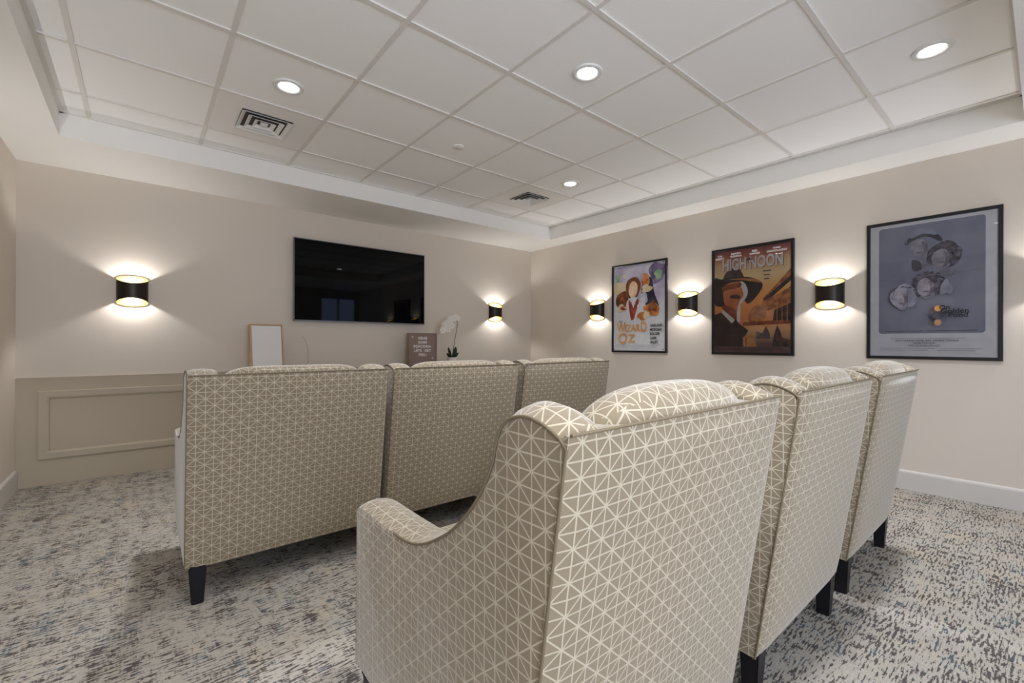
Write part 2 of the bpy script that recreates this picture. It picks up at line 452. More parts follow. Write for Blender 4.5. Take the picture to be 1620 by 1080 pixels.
# ------------------------------------------------------------------ wall sconces
def make_sconce():
    """half-drum shade on a gold back plate; faces -y, origin on the wall at its middle"""
    t = thing('wall_sconce', '', 'wall lamp', group='black and gold wall sconces')
    R, N = .102, 28
    bm = bmesh.new()                      # back plate with bowed ends
    fr, bk = [], []
    up_ = [(R*math.sin(a), .096 + .030*math.cos(a/1.0*1.0) if False else .094+.031*(1-(i/N*2-1)**2)) for i, a in ((i, (i/N*2-1)*PI/2) for i in range(N+1))]
    outline = [(x, z) for x, z in up_] + [(x, -z) for x, z in reversed(up_)]
    fr = [bm.verts.new((x, -.006, z)) for x, z in outline]; bk = [bm.verts.new((x, -.0005, z)) for x, z in outline]
    bm.faces.new(fr); bm.faces.new(bk[::-1])
    for i in range(len(fr)): bm.faces.new((fr[i], fr[(i+1) % len(fr)], bk[(i+1) % len(bk)], bk[i]))
    obj('back_plate', bm, 'gold', t)
    P = .088
    def shell(rad, dep, off):
        rows = []
        for jz in range(9):
            f = jz/8*2-1; row = []
            for i in range(N+1):
                a = (i/N*2-1)*PI/2
                x = rad*math.sin(a); y = -.006-dep*math.cos(a)
                e = .094 - .033*math.cos(a)**1.2 if abs(math.cos(a)) > 1e-6 else .094
                row.append((x, y, f*e))
            rows.append(row)
        return rows
    bm = bmesh.new()
    A = shell(R, P, 0); B = shell(R-.0025, P-.0025, 0)
    va = [[bm.verts.new(p) for p in r] for r in A]; vb = [[bm.verts.new(p) for p in r] for r in B]
    for V, mt in ((va, 0), (vb, 1)):
        for r0, r1 in zip(V, V[1:]):
            for i in range(N): bm.faces.new((r0[i], r0[i+1], r1[i+1], r1[i])).material_index = mt
    for ro, ri in ((va[0], vb[0]), (va[-1], vb[-1])):
        for i in range(N): bm.faces.new((ro[i], ro[i+1], ri[i+1], ri[i])).material_index = 1
    obj('shade', bm, ['sconce_black', 'gold'], t, True)
    bm = bmesh.new(); box(bm, -.03, .03, -.05, -.006, -.012, .012, bevel=.003); obj('lamp_holder', bm, 'gold', t)
    return t
SC = [('F', -.053, 'black and gold half-drum sconce on the front wall left of the television'),
      ('F', 3.726, 'black and gold half-drum sconce on the front wall right of the television'),
      ('R', 3.598, 'black and gold sconce on the right wall, farthest, left of the smallest-looking poster'),
      ('R', 2.400, 'black and gold sconce on the right wall between the white and the orange posters'),
      ('R', 1.156, 'black and gold sconce on the right wall between the orange and the blue-grey posters'),
      ('R', -.090, 'black and gold sconce on the right wall beyond the blue-grey poster, only its glow showing'),
      ('L', 1.09, 'black and gold sconce on the left wall nearer the viewer, outside the picture'),
      ('L', 3.60, 'black and gold sconce on the left wall nearer the television, outside the picture')]
sc0 = make_sconce()
for i, (wl, q, lb) in enumerate(SC):
    o = sc0 if i == 0 else dup(sc0, (0, 0, 0))
    loc, rz = {'F': ((q, YF, 1.503), 0), 'R': ((XR, q, 1.496), -PI/2), 'L': ((XL, q, 1.5), PI/2)}[wl]
    o.location = loc; o.rotation_euler = (0, 0, rz); o['label'] = lb
    mw = Matrix.Translation(loc) @ Matrix.Rotation(rz, 4, 'Z')
    for sg in (1, -1):
        ld = bpy.data.lights.new('sconce_bulb', 'SPOT'); ld.energy = SCONCE_W; ld.color = (.98, .97, .97); ld.shadow_soft_size = .014
        ld.spot_size = math.radians(150); ld.spot_blend = .55
        lo = bpy.data.objects.new('sconce_bulb', ld); COL.objects.link(lo); lo.location = mw @ Vector((0, -.049, sg*.028)); lo.rotation_euler = (PI if sg > 0 else 0, 0, 0)

# ------------------------------------------------------------------ television
t = thing('television', 'large black wall-mounted flat television on the front wall', 'television', (1.890, YF, 1.716))
TW, TH = .7235, .4135
bm = bmesh.new(); box(bm, -TW, TW, -.062, -.030, -TH, TH, bevel=.004); obj('casing', bm, 'black', t)
bm = bmesh.new(); box(bm, -TW+.006, TW-.006, -.0655, -.0615, -TH+.010, TH-.006); obj('screen', bm, 'tv', t)
bm = bmesh.new()
for x0, x1, z0, z1 in ((-TW-.002, TW+.002, TH-.005, TH+.002), (-TW-.002, TW+.002, -TH-.002, -TH+.009), (-TW-.002, -TW+.005, -TH, TH), (TW-.005, TW+.002, -TH, TH)):
    box(bm, x0, x1, -.0645, -.050, z0, z1)
obj('bezel', bm, 'tv_edge', t)
bm = bmesh.new(); box(bm, -.3, .3, -.031, -.0005, -.2, .2); obj('wall_bracket', bm, 'black', t)

# ------------------------------------------------------------------ armchairs
HEM = .152
def rake(z): return -.118*(z-.15)/.80
SWOOP = smooth_path([(0, -.094+.005, .944), (0, -.073, .953), (0, -.044, .964), (0, -.010, .968), (0, .026, .959), (0, .047, .942), (0, .060, .915),
                     (0, .071, .877), (0, .094, .835), (0, .129, .788), (0, .172, .745), (0, .219, .708), (0, .290, .667), (0, .348, .644), (0, .410, .634), (0, .52, .632)], 5)
ARMTOP = [(p.y, p.z) for p in SWOOP] + [(.60, .633), (.655, .634), (.678, .632), (.690, .624), (.696, .608)]
AW = .106
def arm_loop():
    lo = [(rake(z)+.016, z) for z in (HEM, .30, .45, .60, .75, .85, .92)]
    fr = [(.698, z) for z in (.52, .42, .32, .25)] + [(.697, .192)]
    return lo + ARMTOP + fr + [(.45, .176), (.2, .163)]
def make_arm(side, W, parent, hump=2.0):
    L = arm_loop(); n = len(L)
    nor = []
    for i in range(n):
        a, b = L[i-1], L[(i+1) % n]; d = Vector((b[0]-a[0], b[1]-a[1])); d.normalize()
        nor.append((-d.y, d.x))
    # loop runs up the back, over the top, down the front: outward normal is (-dz, dy)
    rows = []
    bm = bmesh.new()
    secs = [(0, -.010), (.0028, -.0032), (.009, 0), (.030, .006), (.055, .009), (.080, .005), (.097, -.001), (.1035, -.005), (AW, -.012)]
    for x, off in secs:
        row = []
        for (y, z), (ny, nz) in zip(L, nor):
            k_ = off
            if 0 < off: k_ = off*(hump if (z > .85 and nz > .2) else 1.0 if nz > .1 else .35)
            xx = x if side < 0 else W-x
            row.append(bm.verts.new((xx, y+ny*k_, z+nz*k_)))
        rows.append(row)
    for A, B in zip(rows, rows[1:]):
        for i in range(n): bm.faces.new((A[i], A[(i+1) % n], B[(i+1) % n], B[i]))
    f1 = bm.faces.new(rows[0]); f2 = bm.faces.new(rows[-1][::-1])
    bmesh.ops.triangulate(bm, faces=[f1, f2])
    o = obj('arm', bm, 'fabric', parent, True, True)
    bm = bmesh.new()
    xx = .0015 if side < 0 else W-.0015
    pts = [(xx, rake(z)+.014, z) for z in (HEM+.004, .3, .5, .7, .85, .93)] + [(xx, p.y+.0, p.z-.002) for p in SWOOP[:-3]]
    tube(bm, pts, .0028, 8)
    obj('piping', bm, 'piping', o, True)
    return o
def pillow(bm, c, h, ex, shear=0, n=22, zcrown=0):
    """superellipsoid-like cushion built from a cube grid"""
    N = n; grid = {}
    def vert(p):
        key = tuple(round(q, 5) for q in p)
        if key not in grid:
            x, y, z = p
            r = (abs(x)**ex[0] + abs(y)**ex[1] + abs(z)**ex[2])
            # radial projection by bisection
            lo, hi = 0, 1.0
            for _ in range(30):
                mid = (lo+hi)/2
                if abs(x*mid)**ex[0]+abs(y*mid)**ex[1]+abs(z*mid)**ex[2] < 1: lo = mid
                else: hi = mid
            x, y, z = x*lo, y*lo, z*lo
            Z = c[2]+z*h[2]
            grid[key] = bm.verts.new((c[0]+x*h[0], c[1]+y*h[1]+shear*(Z-c[2]), Z))
        return grid[key]
    for ax in range(3):
        for sg in (-1, 1):
            for i in range(N):
                for j in range(N):
                    q = []
                    for di, dj in ((0, 0), (1, 0), (1, 1), (0, 1)):
                        a, b = (i+di)/N*2-1, (j+dj)/N*2-1
                        p = [0, 0, 0]; p[ax] = sg; p[(ax+1) % 3] = a; p[(ax+2) % 3] = b
                        q.append(vert(p))
                    bm.faces.new(q)
def make_armchair(W, crown, ex, hump, name='armchair'):
    t = thing(name, '', 'armchair', group='')
    # outside back: upholstered panel, slightly puffed, with the inner back frame behind the cushion
    bm = bmesh.new(); NX, NZ = 24, 24; g = []
    for j in range(NZ+1):
        tz = j/NZ; row = []
        for i in range(NX+1):
            s = i/NX
            ed = (1-abs(2*s-1)**8)*(1-abs(2*tz-1)**8)
            z = HEM + (.950-HEM)*tz
            cr = .012*max(0, 1-min(s, 1-s)/.05)                      # corners of the hem lift a little
            if j == 0: z += cr
            row.append(bm.verts.new((.001+(W-.002)*s, rake(z)+.012-.012*ed**.5-.004*ed*math.sin(PI*s), z)))
        g.append(row)
    for a, b in zip(g, g[1:]):
        for i in range(NX): bm.faces.new((a[i], a[i+1], b[i+1], b[i]))
    fr = []
    for j in range(NZ+1):
        z = HEM + (.950-HEM)*j/NZ
        fr.append((bm.verts.new((.001, rake(z)+.020, z)), bm.verts.new((W-.001, rake(z)+.020, z))))
    for j in range(NZ):
        bm.faces.new((g[j][0], g[j+1][0], fr[j+1][0], fr[j][0])); bm.faces.new((g[j][-1], fr[j][1], fr[j+1][1], g[j+1][-1]))
        bm.faces.new((fr[j][0], fr[j+1][0], fr[j+1][1], fr[j][1]))
    bm.faces.new([*g[-1], fr[-1][1], fr[-1][0]]); bm.faces.new([*g[0][::-1], fr[0][0], fr[0][1]])
    bk = obj('outside_back', bm, 'fabric', t, True, True)
    bm = bmesh.new()
    tube(bm, [(.004+(W-.008)*i/20, rake(.95)+.010, .9505) for i in range(21)], .0028, 8)
    obj('piping', bm, 'piping', bk, True)
    bm = bmesh.new()       # back frame between the wings
    for y0, y1, z0, z1 in ((.018, .085, .30, .944),):
        v = [bm.verts.new((x, rake(z)+y, z)) for z in (z0, z1) for y in (y0, y1) for x in (AW-.004, W-AW+.004)]
        for q in ((0, 2, 3, 1), (4, 5, 7, 6), (0, 1, 5, 4), (2, 6, 7, 3), (0, 4, 6, 2), (1, 3, 7, 5)): bm.faces.new([v[i] for i in q])
    obj('back_frame', bm, 'fabric', t, False, True)
    make_arm(-1, W, t, hump); make_arm(1, W, t, hump)
    bm = bmesh.new()
    pillow(bm, (W/2, .005, crown-.272), ((W-2*AW)/2+.012, .088, .272), (ex, 2.6, 4.2), shear=-.15)
    obj('back_cushion', bm, 'fabric', t, True, True)
    bm = bmesh.new()
    pillow(bm, (W/2, .395, .430), ((W-2*AW)/2-.001, .325, .082), (9, 9, 3.0))
    obj('seat_cushion', bm, 'fabric', t, True, True)
    bm = bmesh.new(); box(bm, AW-.004, W-AW+.004, .012, .690, .178, .36, bevel=.006)
    obj('seat_base', bm, 'fabric', t, False, True)
    bm = bmesh.new(); box(bm, .012, W-.012, .03, .68, .168, .180); obj('dust_cover', bm, 'under', t)
    for lx, ly in ((.046, .036), (W-.046, .036), (.046, .655), (W-.046, .655)):
        bm = bmesh.new()
        sx = -1 if lx < W/2 else 1; sy = -1 if ly < .3 else 1
        top = [(lx+a*.033, ly+b*.028, .178 if sy < 0 else .190) for a, b in ((-1, -1), (1, -1), (1, 1), (-1, 1))]
        bx, by = lx, ly - sy*0.004
        bot = [(bx+a*.021, by+b*.021, 0) for a, b in ((-1, -1), (1, -1), (1, 1), (-1, 1))]
        A = [bm.verts.new(p) for p in bot]; B = [bm.verts.new(p) for p in top]
        bm.faces.new(A[::-1]); bm.faces.new(B)
        for i in range(4): bm.faces.new((A[i], A[(i+1) % 4], B[(i+1) % 4], B[i]))
        bmesh.ops.bevel(bm, geom=[e for e in bm.edges if abs(e.verts[0].co.z-e.verts[1].co.z) > .05], offset=.004, segments=2, affect='EDGES')
        obj('leg', bm, 'leg', t)
    return t
near = make_armchair(.778, 1.004, 3.0, 2.0)
YN, YR = .535, 2.227
NEAR = [(.460, 'lattice-patterned armchair in the foreground, nearest, its swooping left arm in full view'),
        (1.386, 'lattice-patterned armchair in the middle of the nearer row'),
        (2.314, 'lattice-patterned armchair at the right end of the nearer row, below the blue-grey poster')]
for i, (x, lb) in enumerate(NEAR):
    o = near if i == 0 else dup(near, (0, 0, 0))
    o.location = (x, YN, 0); o['label'] = lb; o['group'] = 'armchairs of the nearer row'
far = make_armchair(.822, .979, 7.0, .7)
FAR = [(.137, 'lattice-patterned armchair at the left end of the far row, below the left sconce', 1.0),
       (.992, 'lattice-patterned armchair in the middle of the far row, below the television', 1.012),
       (1.878, 'lattice-patterned armchair at the right end of the far row, partly hidden by a nearer chair', 1.032)]
for i, (x, lb, sx) in enumerate(FAR):
    o = far if i == 0 else dup(far, (0, 0, 0))
    o.location = (x, YR, 0); o['label'] = lb; o['group'] = 'armchairs of the far row'; o.scale = (sx, 1, 1)

# ------------------------------------------------------------------ console with its ornaments
t = thing('console_table', 'low taupe console behind the far row of armchairs, under the television', 'console', (1.9, YF-.2, 0))
CT = .80
bm = bmesh.new(); box(bm, -1.28, 1.32, -.19, .175, CT-.03, CT, bevel=.003); obj('top', bm, 'wainscot', t)
for x in (-1.2, 1.24):
    for y in (-.15, .14):
        bm = bmesh.new(); box(bm, x-.022, x+.022, y-.022, y+.022, 0, CT-.03, bevel=.002); obj('leg', bm, 'leg', t)
# leaning oak picture frame
t = thing('picture_frame', 'white canvas in a light oak frame leaning against the front wall', 'picture', (.905, 4.60, CT+.0150))
t.rotation_euler = (math.radians(-10), 0, 0)
FW, FH = .137, .447
bm = bmesh.new()
for x0, x1, z0, z1 in ((-FW, FW, FH-.010, FH), (-FW, FW, 0, .010), (-FW, -FW+.010, .010, FH-.010), (FW-.010, FW, .010, FH-.010)):
    box(bm, x0, x1, 0, .080, z0, z1, bevel=.001)
obj('frame', bm, 'wood', t)
bm = bmesh.new(); box(bm, -FW+.013, FW-.013, .008, .03, .013, FH-.013); obj('canvas', bm, 'canvas', t)
# letter board
t = thing('letter_board', 'brown felt letter board with white words under the television', 'letter board', (2.525, 4.66, CT))
BW, BH = .180, .398
bm = bmesh.new()
for x0, x1, z0, z1 in ((-BW, BW, BH-.012, BH), (-BW, BW, 0, .012), (-BW, -BW+.012, .012, BH-.012), (BW-.012, BW, .012, BH-.012)):
    box(bm, x0, x1, -.02, .035, z0, z1, bevel=.001)
obj('frame', bm, 'board_frame', t)
bm = bmesh.new(); box(bm, -BW+.011, BW-.011, -.008, .03, .011, BH-.011)
for i in range(30): box(bm, -BW+.012, BW-.012, -.0092, -.0078, .018+i*.0125, .0265+i*.0125)
obj('felt', bm, 'felt', t)
for s, k_, xo in (('GRAB', 0, 0), ('SOME', 1, 0), ('POPCORN-', 2, 0), ('LETS', 3, -.060), ('GET', 3, .066), ('PEEL!', 4, 0)):
    bm = bmesh.new(); add_text(bm, 0, s, .043, -.005+xo, -.0098, BH-.062-k_*.048, .98, bold=.0012, spacing=1.12); obj('lettering', bm, 'letter', t)
for x, z in ((-.135, BH-.052), (.125, .10)):
    bm = bmesh.new(); add_text(bm, 0, '*', .06, x, -.0098, z-.012, 1, bold=.002); obj('star', bm, 'letter', t)
# orchid
t = thing('potted_orchid', 'white orchid with dark green leaves in a small white pot', 'plant', (2.905, 4.63, CT))
bm = bmesh.new(); lathe(bm, [(0, 0), (.042, 0), (.046, .01), (.056, .108), (.052, .110), (.049, .098), (0, .096)], 32); obj('pot', bm, 'pot', t, True)
bm = bmesh.new(); lathe(bm, [(0, .1), (.045, .097), (.049, .094)], 20); obj('moss', bm, 'stem', t, True)
def leaf(pts, wd):
    bm = bmesh.new(); P = smooth_path(pts, 6); L = len(P); rows = []
    for i, p in enumerate(P):
        f = i/(L-1); wv = wd*(math.sin(PI*min(1, .12+f*.88))**.7)
        tdir = (P[min(i+1, L-1)]-P[max(i-1, 0)]).normalized(); sd = tdir.cross(Vector((0, 1, 0.2))); sd = sd.normalized() if sd.length > 1e-4 else Vector((1, 0, 0))
        rows.append([bm.verts.new(p+sd*wv*q+Vector((0, -.012*(1-abs(q)), 0))) for q in (-1, -.5, 0, .5, 1)])
    for a, b in zip(rows, rows[1:]):
        for i in range(4): bm.faces.new((a[i], a[i+1], b[i+1], b[i]))
    bmesh.ops.solidify(bm, geom=bm.faces[:], thickness=.002)
    obj('leaf', bm, 'leaf', t, True)
leaf([(-.005, 0, .095), (-.03, -.01, .15), (-.055, -.02, .20), (-.068, -.025, .23)], .017)
leaf([(.01, -.01, .095), (.02, -.02, .15), (.038, -.02, .20), (.050, -.01, .235)], .030)
leaf([(0, -.01, .095), (.02, -.045, .13), (.05, -.07, .165)], .024)
leaf([(0, .01, .095), (-.02, .03, .13), (-.05, .04, .16)], .02)
SP = smooth_path([(.012, 0, .1), (.02, -.005, .22), (.044, -.01, .37), (.066, -.01, .47), (.066, -.012, .55), (.045, -.012, .60), (-.01, -.014, .60), (-.07, -.016, .56), (-.13, -.02, .50), (-.165, -.02, .44)], 6)
bm = bmesh.new(); tube(bm, SP, .0035, 6); obj('stem', bm, 'stem', t, True)
def flower(c, s, rz, tilt):
    bm = bmesh.new()
    for q in range(5):
        a = 2*PI*q/5 + .3; big = 1.25 if q in (1, 4) else 1
        ctr = bm.verts.new((0, -.004, 0)); ring = []
        for e in range(9):
            u = e/8; wv = math.sin(PI*u)**.8*.42*big; ll = u*1.0
            pass
        L_, R_ = [], []
        for e in range(7):
            u = .08+.92*e/6; wv = .48*big*math.sin(PI*min(.985, u*.9+.08))
            dr = Vector((math.cos(a), 0, math.sin(a))); pr = Vector((-math.sin(a), 0, math.cos(a)))
            cv = Vector((0, -.25*u*(1-u)-.06*u, 0))
            L_.append(bm.verts.new((dr*u+pr*wv*.8+cv)*s)); R_.append(bm.verts.new((dr*u-pr*wv*.8+cv)*s))
        bm.faces.new((ctr, R_[0], L_[0]))
        for e in range(6): bm.faces.new((L_[e], R_[e], R_[e+1], L_[e+1]))
    tmp = bmesh.ops.create_uvsphere(bm, u_segments=8, v_segments=6, radius=s*.16)
    for v in tmp['verts']: v.co.y -= s*.12
    o = obj('flower', bm, 'petal', t, True)
    o.location = c; o.rotation_euler = (tilt, 0, rz)
for i, f in enumerate((.60, .66, .71, .77, .83, .88, .93, .98, .55)):
    p = SP[int(f*(len(SP)-1))]
    flower((p.x+random.uniform(-.015, .015), p.y-.03-random.uniform(0, .02), p.z-.02+random.uniform(-.025, .02)), .046-.010*abs(f-.75), random.uniform(-.5, .3), random.uniform(-.25, .25))
for dx, dz in ((-.035, .02), (-.075, -.03), (.0, -.06), (-.03, -.075), (-.11, -.08), (-.06, -.105)):
    p = Vector((-.03, -.05, .55)); flower((p.x+dx, p.y-random.uniform(0, .02), p.z+dz), .040, random.uniform(-.5, .4), random.uniform(-.3, .3))
# dried stem in a bud vase
t = thing('dried_stem', 'thin pale dried stem rising in front of the wall below the television', 'plant', (1.262, 4.63, CT))
bm = bmesh.new(); lathe(bm, [(0, 0), (.025, 0), (.03, .03), (.012, .07), (.013, .085), (.010, .085), (.008, .07), (0, .02)], 20); obj('vase', bm, 'pot', t, True)
bm = bmesh.new(); tube(bm, smooth_path([(0, 0, .05), (-.002, 0, .16), (-.012, 0, .25), (-.04, 0, .32), (-.062, 0, .345)], 6), .0022, 6); obj('stem', bm, 'reed', t, True)

# ------------------------------------------------------------------ framed posters on the right wall
def mcol(name, rgb, rgb2=None, sc=14, a=.35, b=.65, grad=None):
    k = NT(name); k.b.inputs['Roughness'].default_value = .55; k.b.inputs['Specular IOR Level'].default_value = .25
    tc = k.n('ShaderNodeTexCoord').outputs['Object']
    if grad:                                          # printed colour bands from bottom to top
        sp = k.n('ShaderNodeSeparateXYZ'); k.l(tc, sp.inputs[0])
        z = k.math('ADD', k.math('ADD', k.math('DIVIDE', sp.outputs[2], grad[0]*2), .5), k.math('MULTIPLY', k.math('SUBTRACT', k.noise(tc, 5, 3), .5), grad[2] if len(grad) > 2 else .12))
        r = k.n('ShaderNodeValToRGB'); k.l(z, r.inputs[0]); els = r.color_ramp.elements
        while len(els) < len(grad[1]): els.new(.5)
        for e, (p, c) in zip(els, grad[1]): e.position = p; e.color = (*lin(c), 1)
        k.l(r.outputs[0], k.b.inputs['Base Color'])
    else:
        rgb2 = rgb2 or tuple(min(255, int(c*1.12)) for c in rgb)
        k.l(k.mix(k.ramp(k.noise(tc, sc, 4), a, b), lin(rgb), lin(rgb2)), k.b.inputs['Base Color'])
    return k.m
class Print:
    """flat printed sheet; u to the right 0..1, v downward 0..1"""
    def __init__(s, W, H): s.W, s.H, s.bm, s.mats, s.layer = W, H, bmesh.new(), [], 0
    def P(s, u, v, y=None): return ((u-.5)*s.W, -.0004*s.layer if y is None else y, (.5-v)*s.H)
    def mat(s, m_):
        if m_ not in s.mats: s.mats.append(m_)
        return s.mats.index(m_)
    def poly(s, pts, m_, smooth=0):
        if smooth: pts = [(p.x, p.y) for p in smooth_path([(a, b, 0) for a, b in pts], smooth, True)]
        s.layer += 1; f = quad(s.bm, [s.P(*p) for p in pts], s.mat(m_))
    def ell(s, u, v, ru, rv, m_, rot=0, n=20, wob=0):
        pts = []
        for i in range(n):
            a = 2*PI*i/n; q = 1+wob*math.sin(3*a+u*40)+wob*.6*math.sin(5*a+v*30)
            x, y = ru*s.W*q*math.cos(a), rv*s.H*q*math.sin(a)
            pts.append((u+(x*math.cos(rot)-y*math.sin(rot))/s.W, v+(x*math.sin(rot)+y*math.cos(rot))/s.H))
        s.poly(pts, m_)
    def bar(s, u0, u1, v0, v1, m_): s.poly([(u0, v0), (u1, v0), (u1, v1), (u0, v1)], m_)
    def text(s, body, u, v, size, m_, sx=1, align='CENTER', bold=0, spacing=1):
        s.layer += 1
        p = s.P(u, v); add_text(s.bm, s.mat(m_), body, size, p[0], p[1]-.0004, p[2], sx, align, bold, spacing)
    def done(s, parent, y):
        bmesh.ops.translate(s.bm, verts=s.bm.verts, vec=(0, y, 0))
        me = bpy.data.meshes.new('print'); s.bm.to_mesh(me); s.bm.free()
        return link('print', me, s.mats, parent)
def framed(label, y0, y1, z0, z1, fw):
    """wall poster; y0<y1 along the right wall"""
    t = thing('framed_poster', label, 'poster', (XR, (y0+y1)/2, (z0+z1)/2), -PI/2, 'framed film posters on the right wall')
    W, H = (y1-y0)/2, (z1-z0)/2
    bm = bmesh.new()
    pr = [(0, 0), (0, .022), (.004, .026), (fw-.003, .026), (fw, .022), (fw, .008)]
    loops = [[bm.verts.new(p) for p in ((-W+i, -d, -H+i), (W-i, -d, -H+i), (W-i, -d, H-i), (-W+i, -d, H-i))] for i, d in pr]
    for A, B in zip(loops, loops[1:]):
        for i in range(4): bm.faces.new((A[i], A[(i+1) % 4], B[(i+1) % 4], B[i]))
    obj('frame', bm, 'black', t)
    bm = bmesh.new(); box(bm, -W+.006, W-.006, -.008, -.001, -H+.006, H-.006); obj('backing', bm, 'black', t)
    return t, W-fw, H-fw
# --- white poster with the orange title
t, W, H = framed('framed white poster with soft colour patches and orange title lettering', 2.637, 3.370, .979, 2.011, .022)
p = Print(2*W, 2*H)
A = {n_: mcol('oz_'+n_, *v) for n_, v in dict(
    lav=((176, 166, 190), (206, 199, 212), 5), white=((212, 211, 214), (218, 217, 219)), plum=((78, 66, 92), (140, 126, 158), 9), green=((130, 168, 128), (176, 196, 160), 12),
    tan=((214, 190, 146), (226, 212, 186), 8), auburn=((94, 48, 34), (140, 82, 54), 14), peach=((230, 184, 150), (244, 214, 186), 9), navy=((40, 42, 58), (66, 66, 84), 10),
    rust=((176, 98, 52), (214, 148, 88), 16), brown=((110, 64, 40), (160, 100, 60), 18), silver=((176, 176, 188), (214, 214, 220), 12), red=((140, 50, 44), (176, 90, 76), 14)).items()}
orange = mcol('print_orange', (206, 140, 66), (222, 164, 92)); ink = mcol('print_ink', (38, 36, 38), (52, 50, 50)); grey = mcol('print_grey', (128, 126, 128))
p.bar(0, 1, 0, 1, A['white'])
p.poly([(.02, .02), (.98, .02), (.98, .40), (.80, .52), (.40, .46), (.02, .30)], A['lav'], 6)
p.ell(.85, .12, .15, .12, A['plum'], wob=.12); p.ell(.87, .14, .07, .055, A['green'], wob=.15); p.ell(.09, .13, .05, .05, A['green'], wob=.2); p.ell(.22, .12, .035, .02, A['tan'], wob=.1)
p.poly([(.02, .19), (.30, .22), (.28, .30), (.02, .32)], A['tan'], 6)
p.poly([(.08, .34), (.26, .30), (.30, .46), (.14, .50), (.05, .44)], A['auburn'], 6); p.ell(.17, .40, .05, .05, A['brown'], wob=.2)
p.poly([(.60, .20), (.74, .17), (.80, .34), (.88, .52), (.62, .50), (.56, .34)], A['navy'], 6); p.ell(.64, .19, .075, .075, A['rust'], wob=.1); p.ell(.66, .29, .10, .045, A['tan'], wob=.15)
p.ell(.40, .27, .145, .135, A['auburn'], .1, wob=.05); p.ell(.40, .285, .088, .098, A['peach'], .1)
p.poly([(.30, .40), (.50, .39), (.56, .56), (.40, .64), (.26, .56)], A['white'], 6); p.poly([(.31, .42), (.37, .44), (.44, .60), (.36, .63)], A['red'], 5); p.poly([(.46, .42), (.52, .42), (.42, .62), (.36, .62)], A['red'], 5)
p.ell(.60, .40, .085, .065, A['silver'], wob=.08); p.ell(.57, .50, .08, .06, A['white'], wob=.1)
p.ell(.76, .53, .15, .075, A['rust'], .15, wob=.1); p.ell(.78, .50, .08, .06, A['brown'], wob=.2); p.ell(.58, .60, .09, .05, A['rust'], wob=.15); p.ell(.66, .59, .06, .045, A['tan'], wob=.15); p.ell(.18, .50, .09, .045, A['tan'], wob=.25); p.ell(.20, .50, .06, .02, A['red'], .4, wob=.2)
p.text('the', .16, .655, .042, grey, 1.1); p.text('W', .165, .732, .165, orange, .70, bold=.002); p.text('IZAR', .395, .742, .118, orange, .80, bold=.002); p.text('D', .615, .732, .160, orange, .72, bold=.002)
p.text('of', .24, .80, .03, orange); p.text('O', .20, .865, .175, orange, .92, bold=.002); p.text('Z', .375, .862, .130, orange, 1.15, bold=.002)
for i, n_ in enumerate(('GARLAND', 'MORGAN', 'BOLGER', 'LAHR', 'HALEY')): p.text(n_, .735, .715+.047*i, .040, ink, .82, 'LEFT', .0012)
p.bar(.05, .95, .018, .0205, grey); p.bar(.08, .92, .935, .938, grey); p.bar(.15, .86, .952, .955, grey); p.bar(.20, .80, .968, .970, grey)
for u in (.025, .975):
    for v in (.016, .984): p.ell(u, v, .010, .0068, ink, n=10)
p.done(t, -.009)
# --- orange western poster
t, W, H = framed('framed orange and brown western poster with white block title', 1.415, 2.143, .977, 2.007, .024)
p = Print(2*W, 2*H)
B = {n_: mcol('west_'+n_, *v) for n_, v in dict(hat=((70, 56, 54), (92, 74, 70), 10), brim=((42, 35, 37), (62, 50, 50), 8), skin=((196, 108, 70), (222, 140, 98), 9), skin2=((128, 66, 48), (166, 92, 66), 14),
    light=((226, 214, 206), (236, 226, 218)), coat=((60, 47, 46), (78, 60, 56), 10), wood=((204, 132, 82), (150, 88, 58), 22), dark=((54, 42, 46), (92, 64, 56), 20), tan=((206, 150, 98), (190, 120, 70), 16), dusk=((92, 70, 72), (112, 84, 82), 8)).items()}
sky = mcol('west_sky', None, grad=(H, [(0.0, (82, 66, 72)), (.08, (120, 84, 76)), (.22, (222, 166, 116)), (.34, (226, 142, 88)), (.48, (246, 160, 88)), (.60, (244, 176, 102)), (.74, (240, 212, 158)), (.86, (230, 182, 134)), (.93, (192, 116, 98)), (1.0, (132, 78, 78))]))
p.bar(0, 1, 0, 1, sky)
p.poly([(.66, .49), (.76, .42), (1, .235), (1, .33), (.70, .52)], B['wood']); p.poly([(.66, .50), (1, .30), (1, .345), (.69, .535)], B['dark']); p.poly([(.66, .515), (.76, .49), (1, .40), (1, .54), (.80, .60), (.60, .62)], B['wood'])
p.poly([(.80, .605), (1, .545), (1, .73), (.78, .72)], B['dark']); p.poly([(.50, .60), (.60, .55), (.70, .62), (.66, .70), (.48, .70)], B['wood'], 4); p.poly([(.40, .71), (.99, .70), (.99, .735), (.40, .745)], B['skin2'])
for u in (.83, .89, .95): p.bar(u, u+.008, .48, .72, B['tan'])
p.poly([(.0, .27), (.10, .275), (.30, .27), (.50, .285), (.655, .355), (.60, .45), (.46, .535), (.36, .42), (.2, .56), (.10, .55), (0, .51)], B['brim'], 4)
p.poly([(.13, .28), (.18, .205), (.25, .18), (.33, .182), (.375, .215), (.41, .29), (.27, .30)], B['hat'], 4); p.poly([(.14, .262), (.41, .272), (.42, .292), (.13, .285)], B['brim']); p.poly([(.20, .282), (.40, .285), (.58, .305), (.64, .345), (.40, .305)], B['tan'])
p.poly([(.14, .36), (.22, .32), (.36, .32), (.40, .40), (.40, .50), (.34, .60), (.27, .585), (.17, .55), (.13, .46)], B['skin'], 5)
